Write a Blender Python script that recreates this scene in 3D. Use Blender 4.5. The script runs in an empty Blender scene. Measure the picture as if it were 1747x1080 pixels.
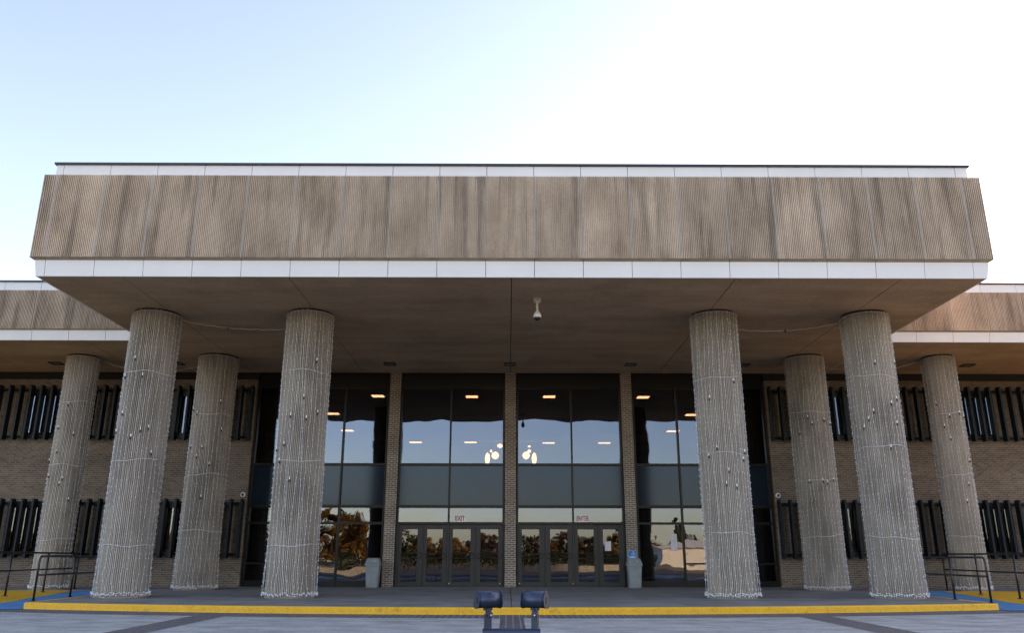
import bpy, bmesh, math, random
from mathutils import Vector, Matrix
R = math.radians
S = bpy.context.scene
C = S.collection

# ------------------------------------------------------------------ camera
EYE = 1.005
cam = bpy.data.cameras.new("camera")
co = bpy.data.objects.new("camera", cam); C.objects.link(co)
F_, P_, ROLL, YAW, CX = 1371.5, 0.2907, 0.0013, 0.0039, -0.0892
cam.sensor_width = 36.0; cam.lens = F_ / 1747.0 * 36.0
cam.clip_start = 0.1; cam.clip_end = 3000
fw = Vector((math.sin(YAW) * math.cos(P_), math.cos(YAW) * math.cos(P_), math.sin(P_)))
r0 = Vector((math.cos(YAW), -math.sin(YAW), 0)); u0 = r0.cross(fw)
cr, sr = math.cos(ROLL), math.sin(ROLL)
rt = r0 * cr + u0 * sr; up = u0 * cr - r0 * sr
m = Matrix((rt, up, -fw)).transposed().to_4x4(); m.translation = Vector((CX, 0, EYE))
co.matrix_world = m
S.camera = co
S.render.resolution_x, S.render.resolution_y = 1024, 634

# ------------------------------------------------------------------ light
SUN_EL, SUN_AZ = R(14), R(55)          # azimuth clockwise from +Y (view direction) towards +X
w = bpy.data.worlds.new("World"); S.world = w; w.use_nodes = True
wn = w.node_tree; wn.nodes.clear()
sky = wn.nodes.new("ShaderNodeTexSky"); sky.sky_type = 'NISHITA'; sky.sun_disc = False
sky.sun_elevation = SUN_EL; sky.sun_rotation = SUN_AZ
sky.air_density = 1.0; sky.dust_density = .8; sky.ozone_density = 3.4
bg = wn.nodes.new("ShaderNodeBackground"); bg.inputs[1].default_value = 0.15
wo = wn.nodes.new("ShaderNodeOutputWorld")
wn.links.new(sky.outputs[0], bg.inputs[0]); wn.links.new(bg.outputs[0], wo.inputs[0])
sd = bpy.data.lights.new("sun", 'SUN'); sd.energy = 4.0; sd.angle = R(0.5); sd.color = (1.0, 0.80, 0.55)
so = bpy.data.objects.new("sun", sd); C.objects.link(so)
sdir = Vector((math.sin(SUN_AZ) * math.cos(SUN_EL), math.cos(SUN_AZ) * math.cos(SUN_EL), math.sin(SUN_EL)))
so.rotation_euler = sdir.to_track_quat('Z', 'Y').to_euler(); so.location = (60, 60, 60)
vs = S.view_settings
vs.view_transform = 'Standard'; vs.look = 'None'; vs.gamma = 1; vs.exposure = 2.25
vs.use_white_balance = True; vs.white_balance_temperature = 9500; vs.white_balance_tint = 31   # the camera's shade setting

# ------------------------------------------------------------------ mesh builder
class MB:
    def __init__(s): s.v = []; s.f = []
    def add(s, vs_, fs_):
        n = len(s.v); s.v += [tuple(x) for x in vs_]; s.f += [tuple(i + n for i in f) for f in fs_]; return s
    def box(s, x0, x1, y0, y1, z0, z1):
        return s.add([(x0,y0,z0),(x1,y0,z0),(x1,y1,z0),(x0,y1,z0),(x0,y0,z1),(x1,y0,z1),(x1,y1,z1),(x0,y1,z1)],
                     [(0,3,2,1),(4,5,6,7),(0,1,5,4),(1,2,6,5),(2,3,7,6),(3,0,4,7)])
    def prism(s, a, b):                     # two matching rings of points, closed
        n = len(a)
        return s.add(list(a) + list(b), [tuple(range(n))[::-1], tuple(range(n, 2 * n))] +
                     [(i, (i + 1) % n, n + (i + 1) % n, n + i) for i in range(n)])
    def poly(s, pts, z0, z1):               # plan polygon (ccw) extruded upwards
        return s.prism([(x, y, z0) for x, y in pts], [(x, y, z1) for x, y in pts])
    def sheet(s, pts): return s.add(pts, [tuple(range(len(pts)))])
    def tube(s, pts, r, n=8, cap=True, r1=None):
        pts = [Vector(p) for p in pts]; k = len(pts); base = len(s.v); prev = None
        for i, p in enumerate(pts):
            t = (pts[min(i + 1, k - 1)] - pts[max(i - 1, 0)])
            if t.length < 1e-9: t = Vector((0, 0, 1))
            t.normalize()
            if prev is None:
                a = Vector((0, 0, 1)) if abs(t.z) < .9 else Vector((1, 0, 0)); prev = t.cross(a).normalized()
            e1 = (prev - t * prev.dot(t))
            if e1.length < 1e-6: e1 = t.orthogonal()
            e1.normalize(); prev = e1; e2 = t.cross(e1)
            rr = r if r1 is None else r + (r1 - r) * i / max(1, k - 1)
            for j in range(n):
                an = 2 * math.pi * j / n
                s.v.append(tuple(p + (e1 * math.cos(an) + e2 * math.sin(an)) * rr))
        for i in range(k - 1):
            for j in range(n):
                a = base + i * n; j2 = (j + 1) % n
                s.f.append((a + j, a + j2, a + n + j2, a + n + j))
        if cap:
            s.f.append(tuple(base + j for j in range(n))[::-1]); s.f.append(tuple(base + (k - 1) * n + j for j in range(n)))
        return s
    def lathe(s, cx, cy, prof, n=24, ax='z'):
        base = len(s.v); k = len(prof)
        for r, z in prof:
            for j in range(n):
                an = 2 * math.pi * j / n
                if ax == 'z': s.v.append((cx + r * math.cos(an), cy + r * math.sin(an), z))
                else: s.v.append((cx + r * math.cos(an), z, cy + r * math.sin(an)))
        for i in range(k - 1):
            for j in range(n):
                a = base + i * n; j2 = (j + 1) % n
                s.f.append((a + j, a + j2, a + n + j2, a + n + j))
        s.f.append(tuple(base + j for j in range(n))[::-1]); s.f.append(tuple(base + (k - 1) * n + j for j in range(n)))
        return s
    def octa(s, p, r, h=None):
        x, y, z = p; h = h or r
        return s.add([(x+r,y,z),(x,y+r,z),(x-r,y,z),(x,y-r,z),(x,y,z+h),(x,y,z-h)],
                     [(0,1,4),(1,2,4),(2,3,4),(3,0,4),(1,0,5),(2,1,5),(3,2,5),(0,3,5)])
    def mesh(s, name, mat, bevel=0):
        me = bpy.data.meshes.new(name); me.from_pydata(s.v, [], s.f); me.update()
        bm = bmesh.new(); bm.from_mesh(me); bmesh.ops.recalc_face_normals(bm, faces=bm.faces)
        if bevel:
            bmesh.ops.bevel(bm, geom=[e for e in bm.edges if len(e.link_faces) == 2 and e.calc_face_angle(0) > .5], offset=bevel, segments=2, affect='EDGES')
        bm.to_mesh(me); bm.free()
        me.materials.append(mat); return me
    def build(s, name, mat, parent=None, smooth=False, bevel=0):
        me = s.mesh(name, mat, bevel)
        if smooth:
            for p in me.polygons: p.use_smooth = True
        return inst(name, me, parent)
def inst(name, me, parent=None, loc=None):
    o = bpy.data.objects.new(name, me); C.objects.link(o)
    if loc: o.location = loc
    if parent: o.parent = parent
    return o
def empty(name, loc=(0, 0, 0)):
    o = bpy.data.objects.new(name, None); C.objects.link(o); o.location = loc; o.empty_display_size = .2; return o
def tag(o, label=None, cat=None, group=None, kind=None):
    if label: o["label"] = label
    if cat: o["category"] = cat
    if group: o["group"] = group
    if kind: o["kind"] = kind
    return o
def cp(o, parent=None, loc=None):
    c = o.copy(); C.objects.link(c); c.parent = parent
    if loc is not None: c.location = loc
    for ch in list(o.children): cp(ch, c)
    return c

# ------------------------------------------------------------------ materials
def mat(name):
    m_ = bpy.data.materials.new(name); m_.use_nodes = True
    n = m_.node_tree; b = n.nodes["Principled BSDF"]
    return m_, n, b
def lk(n, a, b): n.links.new(a, b)
def coords(n, scale=(1, 1, 1), kind='Object', rot=(0, 0, 0), world=False):
    mp = n.nodes.new("ShaderNodeMapping"); mp.inputs['Scale'].default_value = scale; mp.inputs['Rotation'].default_value = rot
    if world:
        g = n.nodes.new("ShaderNodeNewGeometry"); lk(n, g.outputs['Position'], mp.inputs[0])
    else:
        t = n.nodes.new("ShaderNodeTexCoord"); lk(n, t.outputs[kind], mp.inputs[0])
    return mp.outputs[0]
def noise(n, vec, scale, detail=6, rough=.6):
    t = n.nodes.new("ShaderNodeTexNoise"); t.inputs['Scale'].default_value = scale
    t.inputs['Detail'].default_value = detail; t.inputs['Roughness'].default_value = rough
    lk(n, vec, t.inputs['Vector']); return t.outputs['Fac']
def ramp(n, fac, stops):
    r = n.nodes.new("ShaderNodeValToRGB"); e = r.color_ramp.elements
    e[0].position, e[0].color = stops[0][0], (*stops[0][1], 1)
    e[1].position, e[1].color = stops[-1][0], (*stops[-1][1], 1)
    for p, c in stops[1:-1]:
        k = e.new(p); k.color = (*c, 1)
    lk(n, fac, r.inputs[0]); return r.outputs[0]
def mixc(n, a, b, fac, mode='MIX'):
    x = n.nodes.new("ShaderNodeMix"); x.data_type = 'RGBA'; x.blend_type = mode
    for s_, v in ((x.inputs[6], a), (x.inputs[7], b), (x.inputs[0], fac)):
        if isinstance(v, tuple): s_.default_value = (*v, 1)
        elif isinstance(v, (int, float)): s_.default_value = v
        else: lk(n, v, s_)
    return x.outputs[2]
def bump(n, b, h, strength=.3, dist=.01):
    k = n.nodes.new("ShaderNodeBump"); k.inputs['Strength'].default_value = strength; k.inputs['Distance'].default_value = dist
    lk(n, h, k.inputs['Height']); lk(n, k.outputs[0], b.inputs['Normal'])
g3 = lambda v: (v, v, v)

def concrete(name, stops, scale=1.2, rough=.85, stretch=(1, 1, 1), fine=40, grime=None, rnd=0.0):
    m_, n, b = mat(name)
    v = coords(n, stretch, world=True)
    c = ramp(n, noise(n, v, scale, 8, .62), stops)
    f = ramp(n, noise(n, coords(n, (1, 1, 1), world=True), fine, 4), [(.3, g3(.80)), (.7, g3(1.12))])
    c = mixc(n, c, f, 1.0, 'MULTIPLY')
    if grime:
        gv = noise(n, coords(n, grime[0], world=True), grime[1], 7, .65)
        gm = ramp(n, gv, [(grime[2], g3(grime[3])), (grime[2] + .16, g3(1.0))])
        c = mixc(n, c, gm, 1.0, 'MULTIPLY')
    if rnd:
        oi = n.nodes.new("ShaderNodeObjectInfo")
        rr = ramp(n, oi.outputs['Random'], [(0, g3(1 - rnd)), (1, g3(1 + rnd))])
        c = mixc(n, c, rr, 1.0, 'MULTIPLY')
    lk(n, c, b.inputs['Base Color']); b.inputs['Roughness'].default_value = rough
    bump(n, b, noise(n, coords(n, (1, 1, 1), world=True), fine * 1.5, 3), .35, .006)
    return m_
def plain(name, col, rough=.5, metal=0, var=.12, sc=6):
    m_, n, b = mat(name)
    c = mixc(n, tuple(col), ramp(n, noise(n, coords(n, (1, 1, 1), world=True), sc), [(.3, g3(1 - var)), (.7, g3(1 + var))]), 1.0, 'MULTIPLY')
    lk(n, c, b.inputs['Base Color']); b.inputs['Roughness'].default_value = rough; b.inputs['Metallic'].default_value = metal
    return m_
def emit(name, col, st):
    m_, n, b = mat(name); b.inputs['Base Color'].default_value = (*col, 1)
    b.inputs['Emission Color'].default_value = (*col, 1); b.inputs['Emission Strength'].default_value = st
    return m_
def brickmat(name, c1=(.20, .145, .105), c2=(.135, .095, .07), mo=(.27, .235, .19), ms=.007):
    m_, n, b = mat(name)
    g = n.nodes.new("ShaderNodeNewGeometry"); sp = n.nodes.new("ShaderNodeSeparateXYZ"); lk(n, g.outputs['Position'], sp.inputs[0])
    ad = n.nodes.new("ShaderNodeMath"); ad.operation = 'ADD'; lk(n, sp.outputs['X'], ad.inputs[0]); lk(n, sp.outputs['Y'], ad.inputs[1])
    cb = n.nodes.new("ShaderNodeCombineXYZ"); lk(n, ad.outputs[0], cb.inputs['X']); lk(n, sp.outputs['Z'], cb.inputs['Y'])
    t = n.nodes.new("ShaderNodeTexBrick"); lk(n, cb.outputs[0], t.inputs['Vector'])
    t.inputs['Scale'].default_value = 1; t.inputs['Brick Width'].default_value = .205; t.inputs['Row Height'].default_value = .072
    t.inputs['Mortar Size'].default_value = ms; t.inputs['Mortar Smooth'].default_value = .2; t.inputs['Bias'].default_value = -.1
    t.inputs['Color1'].default_value = (*c1, 1); t.inputs['Color2'].default_value = (*c2, 1)
    t.inputs['Mortar'].default_value = (*mo, 1)
    st = ramp(n, noise(n, coords(n, (.6, .6, 1.6), world=True), .9, 7), [(.3, g3(.72)), (.7, g3(1.15))])
    fn = ramp(n, noise(n, coords(n, (1, 1, 1), world=True), 45, 3), [(.3, g3(.75)), (.7, g3(1.2))])
    c = mixc(n, mixc(n, t.outputs['Color'], st, 1.0, 'MULTIPLY'), fn, 1.0, 'MULTIPLY')
    lk(n, c, b.inputs['Base Color']); b.inputs['Roughness'].default_value = .85
    iv = n.nodes.new("ShaderNodeMath"); iv.operation = 'SUBTRACT'; iv.inputs[0].default_value = 1; lk(n, t.outputs['Fac'], iv.inputs[1])
    bump(n, b, iv.outputs[0], .8, .008)
    return m_
def glassmat(name, refl=.34, tint=(.42, .36, .30), wav=.0030, rough=0.0):
    m_, n, b = mat(name); n.nodes.remove(b)
    out = n.nodes["Material Output"]
    gl = n.nodes.new("ShaderNodeBsdfGlossy"); gl.inputs['Roughness'].default_value = rough
    gl.inputs['Color'].default_value = (.60, .76, 1, 1)
    tr = n.nodes.new("ShaderNodeBsdfTransparent"); tr.inputs[0].default_value = (*tint, 1)
    oi = n.nodes.new("ShaderNodeObjectInfo")
    vm = n.nodes.new("ShaderNodeVectorMath"); vm.operation = 'ADD'
    g = n.nodes.new("ShaderNodeNewGeometry"); lk(n, g.outputs['Position'], vm.inputs[0])
    mu = n.nodes.new("ShaderNodeMath"); mu.operation = 'MULTIPLY'; mu.inputs[1].default_value = 60; lk(n, oi.outputs['Random'], mu.inputs[0])
    lk(n, mu.outputs[0], vm.inputs[1])
    nz = noise(n, vm.outputs[0], .75, 1.5, .4)
    bp = n.nodes.new("ShaderNodeBump"); bp.inputs['Strength'].default_value = 1; bp.inputs['Distance'].default_value = wav * 3
    lk(n, nz, bp.inputs['Height']); lk(n, bp.outputs[0], gl.inputs['Normal'])
    fr = n.nodes.new("ShaderNodeFresnel"); fr.inputs[0].default_value = 1.5
    ad = n.nodes.new("ShaderNodeMath"); ad.operation = 'ADD'; ad.inputs[1].default_value = refl; ad.use_clamp = True; lk(n, fr.outputs[0], ad.inputs[0])
    mx = n.nodes.new("ShaderNodeMixShader"); lk(n, ad.outputs[0], mx.inputs[0]); lk(n, tr.outputs[0], mx.inputs[1]); lk(n, gl.outputs[0], mx.inputs[2])
    lk(n, mx.outputs[0], out.inputs[0]); return m_

M = {}
M['flute'] = concrete('fluted_precast', [(.30, (.46, .335, .235)), (.5, (.62, .475, .35)), (.70, (.76, .61, .465))], 1.3, .9, (1, 1, .55), 30,
                      grime=((3.4, 3.4, .26), 1.2, .36, .60), rnd=.10)
M['flutew'] = M['flute']
M['white'] = plain('pale_precast', (.80, .79, .765), .7, 0, .035, 1.1)
M['seal'] = plain('grey_sealant', (.60, .58, .55), .7)
M['bevel'] = concrete('stained_precast_edge', [(.3, (.32, .245, .175)), (.7, (.44, .35, .26))], 3)
M['cap'] = plain('dark_roof_cap', (.025, .028, .035), .45)
M['soffit'] = concrete('brown_soffit', [(.3, (.44, .285, .175)), (.7, (.58, .39, .25))], .9, .9, (.35, 1.6, 1), 26, grime=((1, 1, 1), .55, .36, .82))
M['dark'] = plain('dark_void', (.012, .010, .009), .8)
M['column'] = concrete('ribbed_column_concrete', [(.3, (.30, .255, .205)), (.7, (.46, .395, .325))], 1.4, .9, (1, 1, .35), 34, grime=((1, 1, .5), 1.2, .36, .72))
M['neck'] = plain('dark_column_neck', (.035, .025, .018), .9)
M['brick'] = brickmat('tan_brick', (.185, .128, .09), (.105, .072, .052), (.27, .225, .18), .008)
M['brick2'] = brickmat('pillar_brick', (.22, .155, .115), (.13, .09, .07), (.50, .44, .37), .011)
M['bronze'] = plain('dark_bronze_metal', (.012, .0105, .010), .35, 0)
M['doorm'] = plain('grey_bronze_door_metal', (.036, .031, .028), .42, 0)
M['fin'] = plain('black_fin_metal', (.010, .014, .018), .45, 0)
for k_, q_ in (('fin', .2), ('bronze', .25), ('doorm', .3)): M[k_].node_tree.nodes["Principled BSDF"].inputs['Specular IOR Level'].default_value = q_
M['glass'] = glassmat('reflective_bronze_glass', .10)
M['glass2'] = glassmat('door_glass', .07, (.42, .36, .30), .0009)
M['spandrel'] = plain('frosted_spandrel', (.010, .018, .028), .13, 0)
M['spandrel'].node_tree.nodes["Principled BSDF"].inputs['Specular IOR Level'].default_value = .45
M['spandrel'].node_tree.nodes["Principled BSDF"].inputs['Specular Tint'].default_value = (.6, .78, 1, 1)
M['spandrel'].node_tree.nodes["Principled BSDF"].inputs['Coat Weight'].default_value = 0
M['spandrel'].node_tree.nodes["Principled BSDF"].inputs['Coat Roughness'].default_value = .22
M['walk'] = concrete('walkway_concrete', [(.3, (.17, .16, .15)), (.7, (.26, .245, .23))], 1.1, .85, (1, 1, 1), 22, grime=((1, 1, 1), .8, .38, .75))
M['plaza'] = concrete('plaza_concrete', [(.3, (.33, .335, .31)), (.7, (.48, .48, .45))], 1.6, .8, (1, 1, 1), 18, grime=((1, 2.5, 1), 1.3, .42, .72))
M['yellow'] = concrete('yellow_kerb_paint', [(.3, (.84, .39, .02)), (.7, (.95, .46, .022))], 3, .6, (1, 1, 1), 30, grime=((1, 1, 1), 5, .28, .66))
M['blue'] = concrete('blue_ramp_paint', [(.3, (.010, .20, .42)), (.7, (.018, .27, .52))], 1.4, .7, (1, 1, 1), 30)
M['rail'] = plain('black_railing_paint', (.012, .014, .015), .35, .2)
M['wire'] = plain('white_wire', (.62, .64, .66), .5)
M['bulb'] = plain('clear_white_bulb', (.93, .96, 1.0), .25); 
M['plug'] = plain('black_plug', (.01, .01, .012), .5)
M['flood'] = plain('blue_black_floodlight_metal', (.030, .048, .085), .36, .35)
M['bin'] = plain('grey_plastic_bin', (.22, .25, .255), .5)
M['bin2'] = plain('dark_bin', (.02, .02, .025), .5)
M['camw'] = plain('white_plastic', (.75, .74, .72), .35)
M['cream'] = plain('cream_box', (.6, .48, .33), .6)
M['camd'] = plain('black_dome', (.01, .01, .012), .12)
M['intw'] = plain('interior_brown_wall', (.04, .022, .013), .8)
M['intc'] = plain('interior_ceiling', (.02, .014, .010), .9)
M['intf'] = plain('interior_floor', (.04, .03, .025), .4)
M['beam'] = plain('interior_beam', (.42, .22, .11), .7)
M['lamp'] = emit('ceiling_lamp_light', (1.0, .93, .82), 1.9)
M['window_glow'] = emit('far_window_glow', (1.0, .86, .78), 2.2)  # emission stands in for daylight through far windows
M['signblue'] = plain('blue_sign_face', (.04, .30, .62), .45)
M['signwhite'] = plain('white_sign_paint', (.8, .8, .8), .5)
M['paper'] = plain('paper', (.62, .58, .60), .8)
M['red'] = plain('red_letters', (.40, .015, .02), .5)
M['flagr'] = plain('flag_red', (.6, .02, .03), .7); M['flagw'] = plain('flag_white', (.75, .72, .70), .7); M['flagb'] = plain('flag_navy', (.02, .025, .07), .7)
M['ground'] = concrete('dry_grass_ground', [(.3, (.07, .045, .016)), (.7, (.17, .11, .04))], .25, .95, (1, 1, 1), 3)
M['lawn'] = concrete('golden_dry_lawn', [(.3, (.16, .10, .03)), (.7, (.30, .20, .07))], .5, .95, (1, 1, 1), 4)
M['road'] = concrete('asphalt', [(.3, (.022, .022, .024)), (.7, (.04, .04, .042))], .6, .9, (1, 1, 1), 25)
M['bark'] = concrete('bark', [(.3, (.05, .035, .025)), (.7, (.11, .08, .06))], 6, .9, (1, 1, .2), 20)
M['stone'] = concrete('pale_stone', [(.3, (.30, .26, .20)), (.7, (.46, .40, .31))], 3, .9)
M['shed'] = plain('cream_metal_siding', (.72, .66, .54), .6)
def leafmat(name, a, b_):
    m_, n, b = mat(name)
    c = ramp(n, noise(n, coords(n, (1, 1, 1), world=True), .9, 6, .7), [(.35, a), (.65, b_)])
    lk(n, c, b.inputs['Base Color']); b.inputs['Roughness'].default_value = .8; return m_
M['leafo'] = leafmat('autumn_leaves', (.08, .04, .01), (.30, .16, .03))
M['leafr'] = leafmat('russet_leaves', (.05, .026, .014), (.16, .085, .035))
M['leafg'] = leafmat('dark_green_leaves', (.018, .03, .010), (.06, .07, .02))

# ------------------------------------------------------------------ setting: ground, roads, kerbs
KH = .130; WALL = 29.08; ZS = 7.52
def kerbY(x): return 17.43 + .0145 * x * x
b = MB(); b.sheet([(-900, -900, -KH - .016), (900, -900, -KH - .016), (900, 900, -KH - .016), (-900, 900, -KH - .016)])
tag(b.build('ground', M['ground']), kind='structure')
b = MB(); b.sheet([(-200, -24, -KH - .010), (200, -24, -KH - .010), (200, 28.9, -KH - .010), (-200, 28.9, -KH - .010)])
tag(b.build('road', M['road']), kind='structure')
# plaza concrete slabs separated by brick bands (real gaps between sheets)
BX = [(-60, -19.3), (-18.7, -12.9), (-12.3, -6.35), (-5.65, -.24), (.20, 5.65), (6.35, 12.3), (12.9, 18.7), (19.3, 60)]
b = MB()
for x0, x1 in BX:
    if x0 < -50 or x1 > 50: ns = 1
    else: ns = 4
    for i in range(ns):
        xa, xb = x0 + (x1 - x0) * i / ns, x0 + (x1 - x0) * (i + 1) / ns
        ya = (kerbY(xa) if abs(xa) < 20 else kerbY(14)) - 1.08; yb = (kerbY(xb) if abs(xb) < 20 else kerbY(14)) - 1.08
        ya, yb = min(ya, kerbY(14) - 1.08), min(yb, kerbY(14) - 1.08)
        for y0, y1a, y1b in ((9.5, ya, yb),):
            b.prism([(xa, y0, -KH - .03), (xb, y0, -KH - .03), (xb, y1b, -KH - .03), (xa, y1a, -KH - .03)],
                    [(xa, y0, -KH + .002), (xb, y0, -KH + .002), (xb, y1b, -KH + .002), (xa, y1a, -KH + .002)])
tag(b.build('plaza', M['plaza']), kind='structure')
# brick paving under and between the slabs
def paver_mat():
    m_, n, b_ = mat('brown_brick_pavers')
    t = n.nodes.new("ShaderNodeTexBrick"); lk(n, coords(n, (1, 1, 1), world=True, rot=(0, 0, R(90))), t.inputs['Vector'])
    t.inputs['Scale'].default_value = 1; t.inputs['Brick Width'].default_value = .40; t.inputs['Row Height'].default_value = .13; t.inputs['Mortar Size'].default_value = .012
    t.offset = 0.0
    t.inputs['Color1'].default_value = (.115, .09, .085, 1); t.inputs['Color2'].default_value = (.075, .062, .06, 1); t.inputs['Mortar'].default_value = (.20, .20, .20, 1)
    fn = ramp(n, noise(n, coords(n, (1, 1, 1), world=True), 12, 5), [(.3, g3(.7)), (.7, g3(1.25))])
    lk(n, mixc(n, t.outputs['Color'], fn, 1.0, 'MULTIPLY'), b_.inputs['Base Color']); b_.inputs['Roughness'].default_value = .85
    return m_
M['paver'] = paver_mat()
b = MB(); b.sheet([(-40, 9.2, -KH - .004), (40, 9.2, -KH - .004), (40, 26.5, -KH - .004), (-40, 26.5, -KH - .004)])
tag(b.build('brick_paving', M['paver']), kind='structure')

# raised walkway platform with arc front, ramps cut at both ends
XE = 10.95; YT = 25.95
NX = 24
xs = [-XE + 2 * XE * i / NX for i in range(NX + 1)]
front = [(x, kerbY(x)) for x in xs]
KW = .16
b = MB()
jy = [-7.5, -3.8, -.02, 3.8, 7.5]
inner = [(x, y + KW) for x, y in front]
tops = [(-XE - .22, 22.0), (-XE - .55, YT)]
right = [(11.12, 22.0), (11.4, YT)]
def plat(x0, x1):
    pts = [(x0, kerbY(x0) + KW)] + [(x, y) for x, y in inner if x0 + .01 < x < x1 - .01] + [(x1, kerbY(x1) + KW)]
    return pts
edges = [-XE + .12] + jy + [XE - .12]
for i in range(len(edges) - 1):
    x0, x1 = edges[i], edges[i + 1]; gx = .008
    pts = plat(x0 + (gx if i else 0), x1 - (gx if i < len(edges) - 2 else 0))
    if i == 0: pts = pts + [(x1 - gx, YT - .01), (-11.38, YT - .01), (-11.05, 22.0)]
    elif i == len(edges) - 2: pts = pts + [(11.28, 22.0), (11.38, YT - .01), (x0 + gx, YT - .01)]
    else: pts = pts + [(x1 - gx, YT - .01), (x0 + gx, YT - .01)]
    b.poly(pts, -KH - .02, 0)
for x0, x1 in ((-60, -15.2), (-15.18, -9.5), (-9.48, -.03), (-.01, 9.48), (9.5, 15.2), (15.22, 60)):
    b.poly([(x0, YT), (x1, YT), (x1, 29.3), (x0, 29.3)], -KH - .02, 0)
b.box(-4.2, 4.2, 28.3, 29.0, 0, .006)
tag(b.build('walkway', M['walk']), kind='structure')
# yellow painted kerb
b = MB()
for i in range(NX):
    (xa, ya), (xb, yb) = front[i], front[i + 1]
    prof = [(0, -KH - .02), (0, -.025), (.025, 0), (KW - .004, 0), (KW - .004, -KH - .02)]
    b.prism([(xa, ya + d, z + .003) for d, z in prof], [(xb, yb + d, z + .003) for d, z in prof])
# yellow line along the ramp edge of the main platform
for sx in (-1, 1):
    ins = (XE - .12 if sx < 0 else XE - .12)
    p = [(sx * (XE), kerbY(XE) + KW), (sx * (11.17 if sx < 0 else 11.17), 22.0), (sx * 11.5, YT), (sx * 11.38, YT), (sx * 11.05, 22.0), (sx * (XE - .12), kerbY(XE) + KW)]
    if sx < 0: p = p[::-1]
    b.poly(p, -KH - .02, .004)
tag(b.build('kerb', M['yellow']), kind='structure')
# yellow platforms outside the ramps and their flared sides
b = MB()
for sx in (-1, 1):
    e = [(14.1, 18.9), (13.7, 22.8), (13.4, 24.2), (13.25, YT - .01)]
    p = [(sx * x, y) for x, y in e] + [(sx * 30, YT - .01), (sx * 30, 18.9)]
    if sx > 0: p = p[::-1]
    b.poly(p, -KH - .02, .003)
    lo = [(12.35, 19.3, -KH), (12.75, 22.6, -.10), (13.05, 24.3, -.045), (13.24, YT - .01, .0)]
    hi = [(14.1, 18.9), (13.7, 22.8), (13.4, 24.2), (13.25, YT - .01)]
    for i in range(3):
        l0, l1, h0, h1 = lo[i], lo[i + 1], hi[i], hi[i + 1]
        b.sheet([(sx * l0[0], l0[1], l0[2]), (sx * l1[0], l1[1], l1[2]), (sx * h1[0], h1[1], .002), (sx * h0[0], h0[1], .002)])
tag(b.build('side_kerb', M['yellow']), kind='structure')
b = MB()
for sx in (-1, 1):
    rows = [(11.0, 12.6, 17.9, -KH + .006), (10.9, 12.9, 19.3, -KH + .006), (11.15, 13.1, 22.0, -.10), (11.4, 13.3, 24.2, -.045), (11.45, 13.4, YT, -.002)]
    if sx: rows[0] = (11.0, 14.2, 18.85, -KH + .006); rows[1] = (10.97, 14.0, 19.3, -KH + .008)
    for r_, q in zip(rows, rows[1:]):
        b.sheet([(sx * r_[0], r_[2], r_[3]), (sx * r_[1], r_[2], r_[3]), (sx * q[1], q[2], q[3]), (sx * q[0], q[2], q[3])])
tag(b.build('ramp', M['blue']), kind='structure')

# ------------------------------------------------------------------ the building
B = empty('civic_building', (0, 29, 0))
tag(B, 'wide tan precast and brick building with deep canopy on eight ribbed round columns', 'building')
def part(mb, name, mt, **k):
    o = mb.build(name, mt, None, **k); o.parent = B; o.matrix_parent_inverse = Matrix.Translation((0, -29, 0)); return o
def pinst(name, me, loc, parent=B):
    o = inst(name, me, parent, loc)
    if parent is B: o.location = (loc[0], loc[1] - 29, loc[2])
    return o

# precast fascia runs: profile = list of (outward, z)
def run(mb, p0, p1, out, prof, cuts, gap, m0=0, m1=0):
    p0, p1, out = Vector(p0), Vector(p1), Vector(out); d = (p1 - p0); L = d.length; d.normalize()
    ts = [0] + [c for c in cuts if .05 < c < L - .05] + [L]
    for i in range(len(ts) - 1):
        a = ts[i] + (gap if i else 0); c = ts[i + 1] - (gap if i < len(ts) - 2 else 0)
        A = [p0 + d * (a - (o * m0 if i == 0 else 0)) + out * o for o, z in prof]
        Bq = [p0 + d * (c + (o * m1 if i == len(ts) - 2 else 0)) + out * o for o, z in prof]
        mb.prism([(q.x, q.y, z) for q, (o, z) in zip(A, prof)], [(q.x, q.y, z) for q, (o, z) in zip(Bq, prof)])
XF, YF, YW = 11.58, 18.45, 24.5
PW = 1.19
fj = [(-.66 + PW * k) for k in range(-9, 11)]                 # front joints in x
fcuts = [x + XF for x in fj]
scuts = [.45 + PW * k for k in range(8)]
low = [(-.04, ZS), (0, ZS), (.05, 7.918), (-.05, 7.918)]
bev = [(-.25, 7.921), (.05, 7.921), (.15, 7.966), (-.25, 7.966)]
upw = [(-.3, 10.168), (-.035, 10.168), (-.03, 10.52), (-.3, 10.52)]
cap = [(-.4, 10.523), (.02, 10.523), (.02, 10.575), (-.4, 10.59)]
YB = 34.0
def ring(name, prof, mt, gap, cuts=True):
    mb = MB()
    run(mb, (-XF, YF), (XF, YF), (0, -1), prof, fcuts if cuts else [], gap, 1, 1)
    run(mb, (XF, YF), (XF, YB), (1, 0), prof, scuts if cuts else [], gap, 1, 0)
    run(mb, (-XF, YB), (-XF, YF), (-1, 0), prof, [YB - YF - c for c in scuts][::-1] if cuts else [], gap, 0, 1)
    return part(mb, name, mt)
def para(o):                      # world-space child inverse
    return o
ring('white_fascia_band', low, M['white'], .007); ring('fascia_drip_edge', bev, M['bevel'], .007)
ring('white_parapet_band', upw, M['white'], .007); ring('roof_cap', cap, M['cap'], .001, False)
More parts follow.
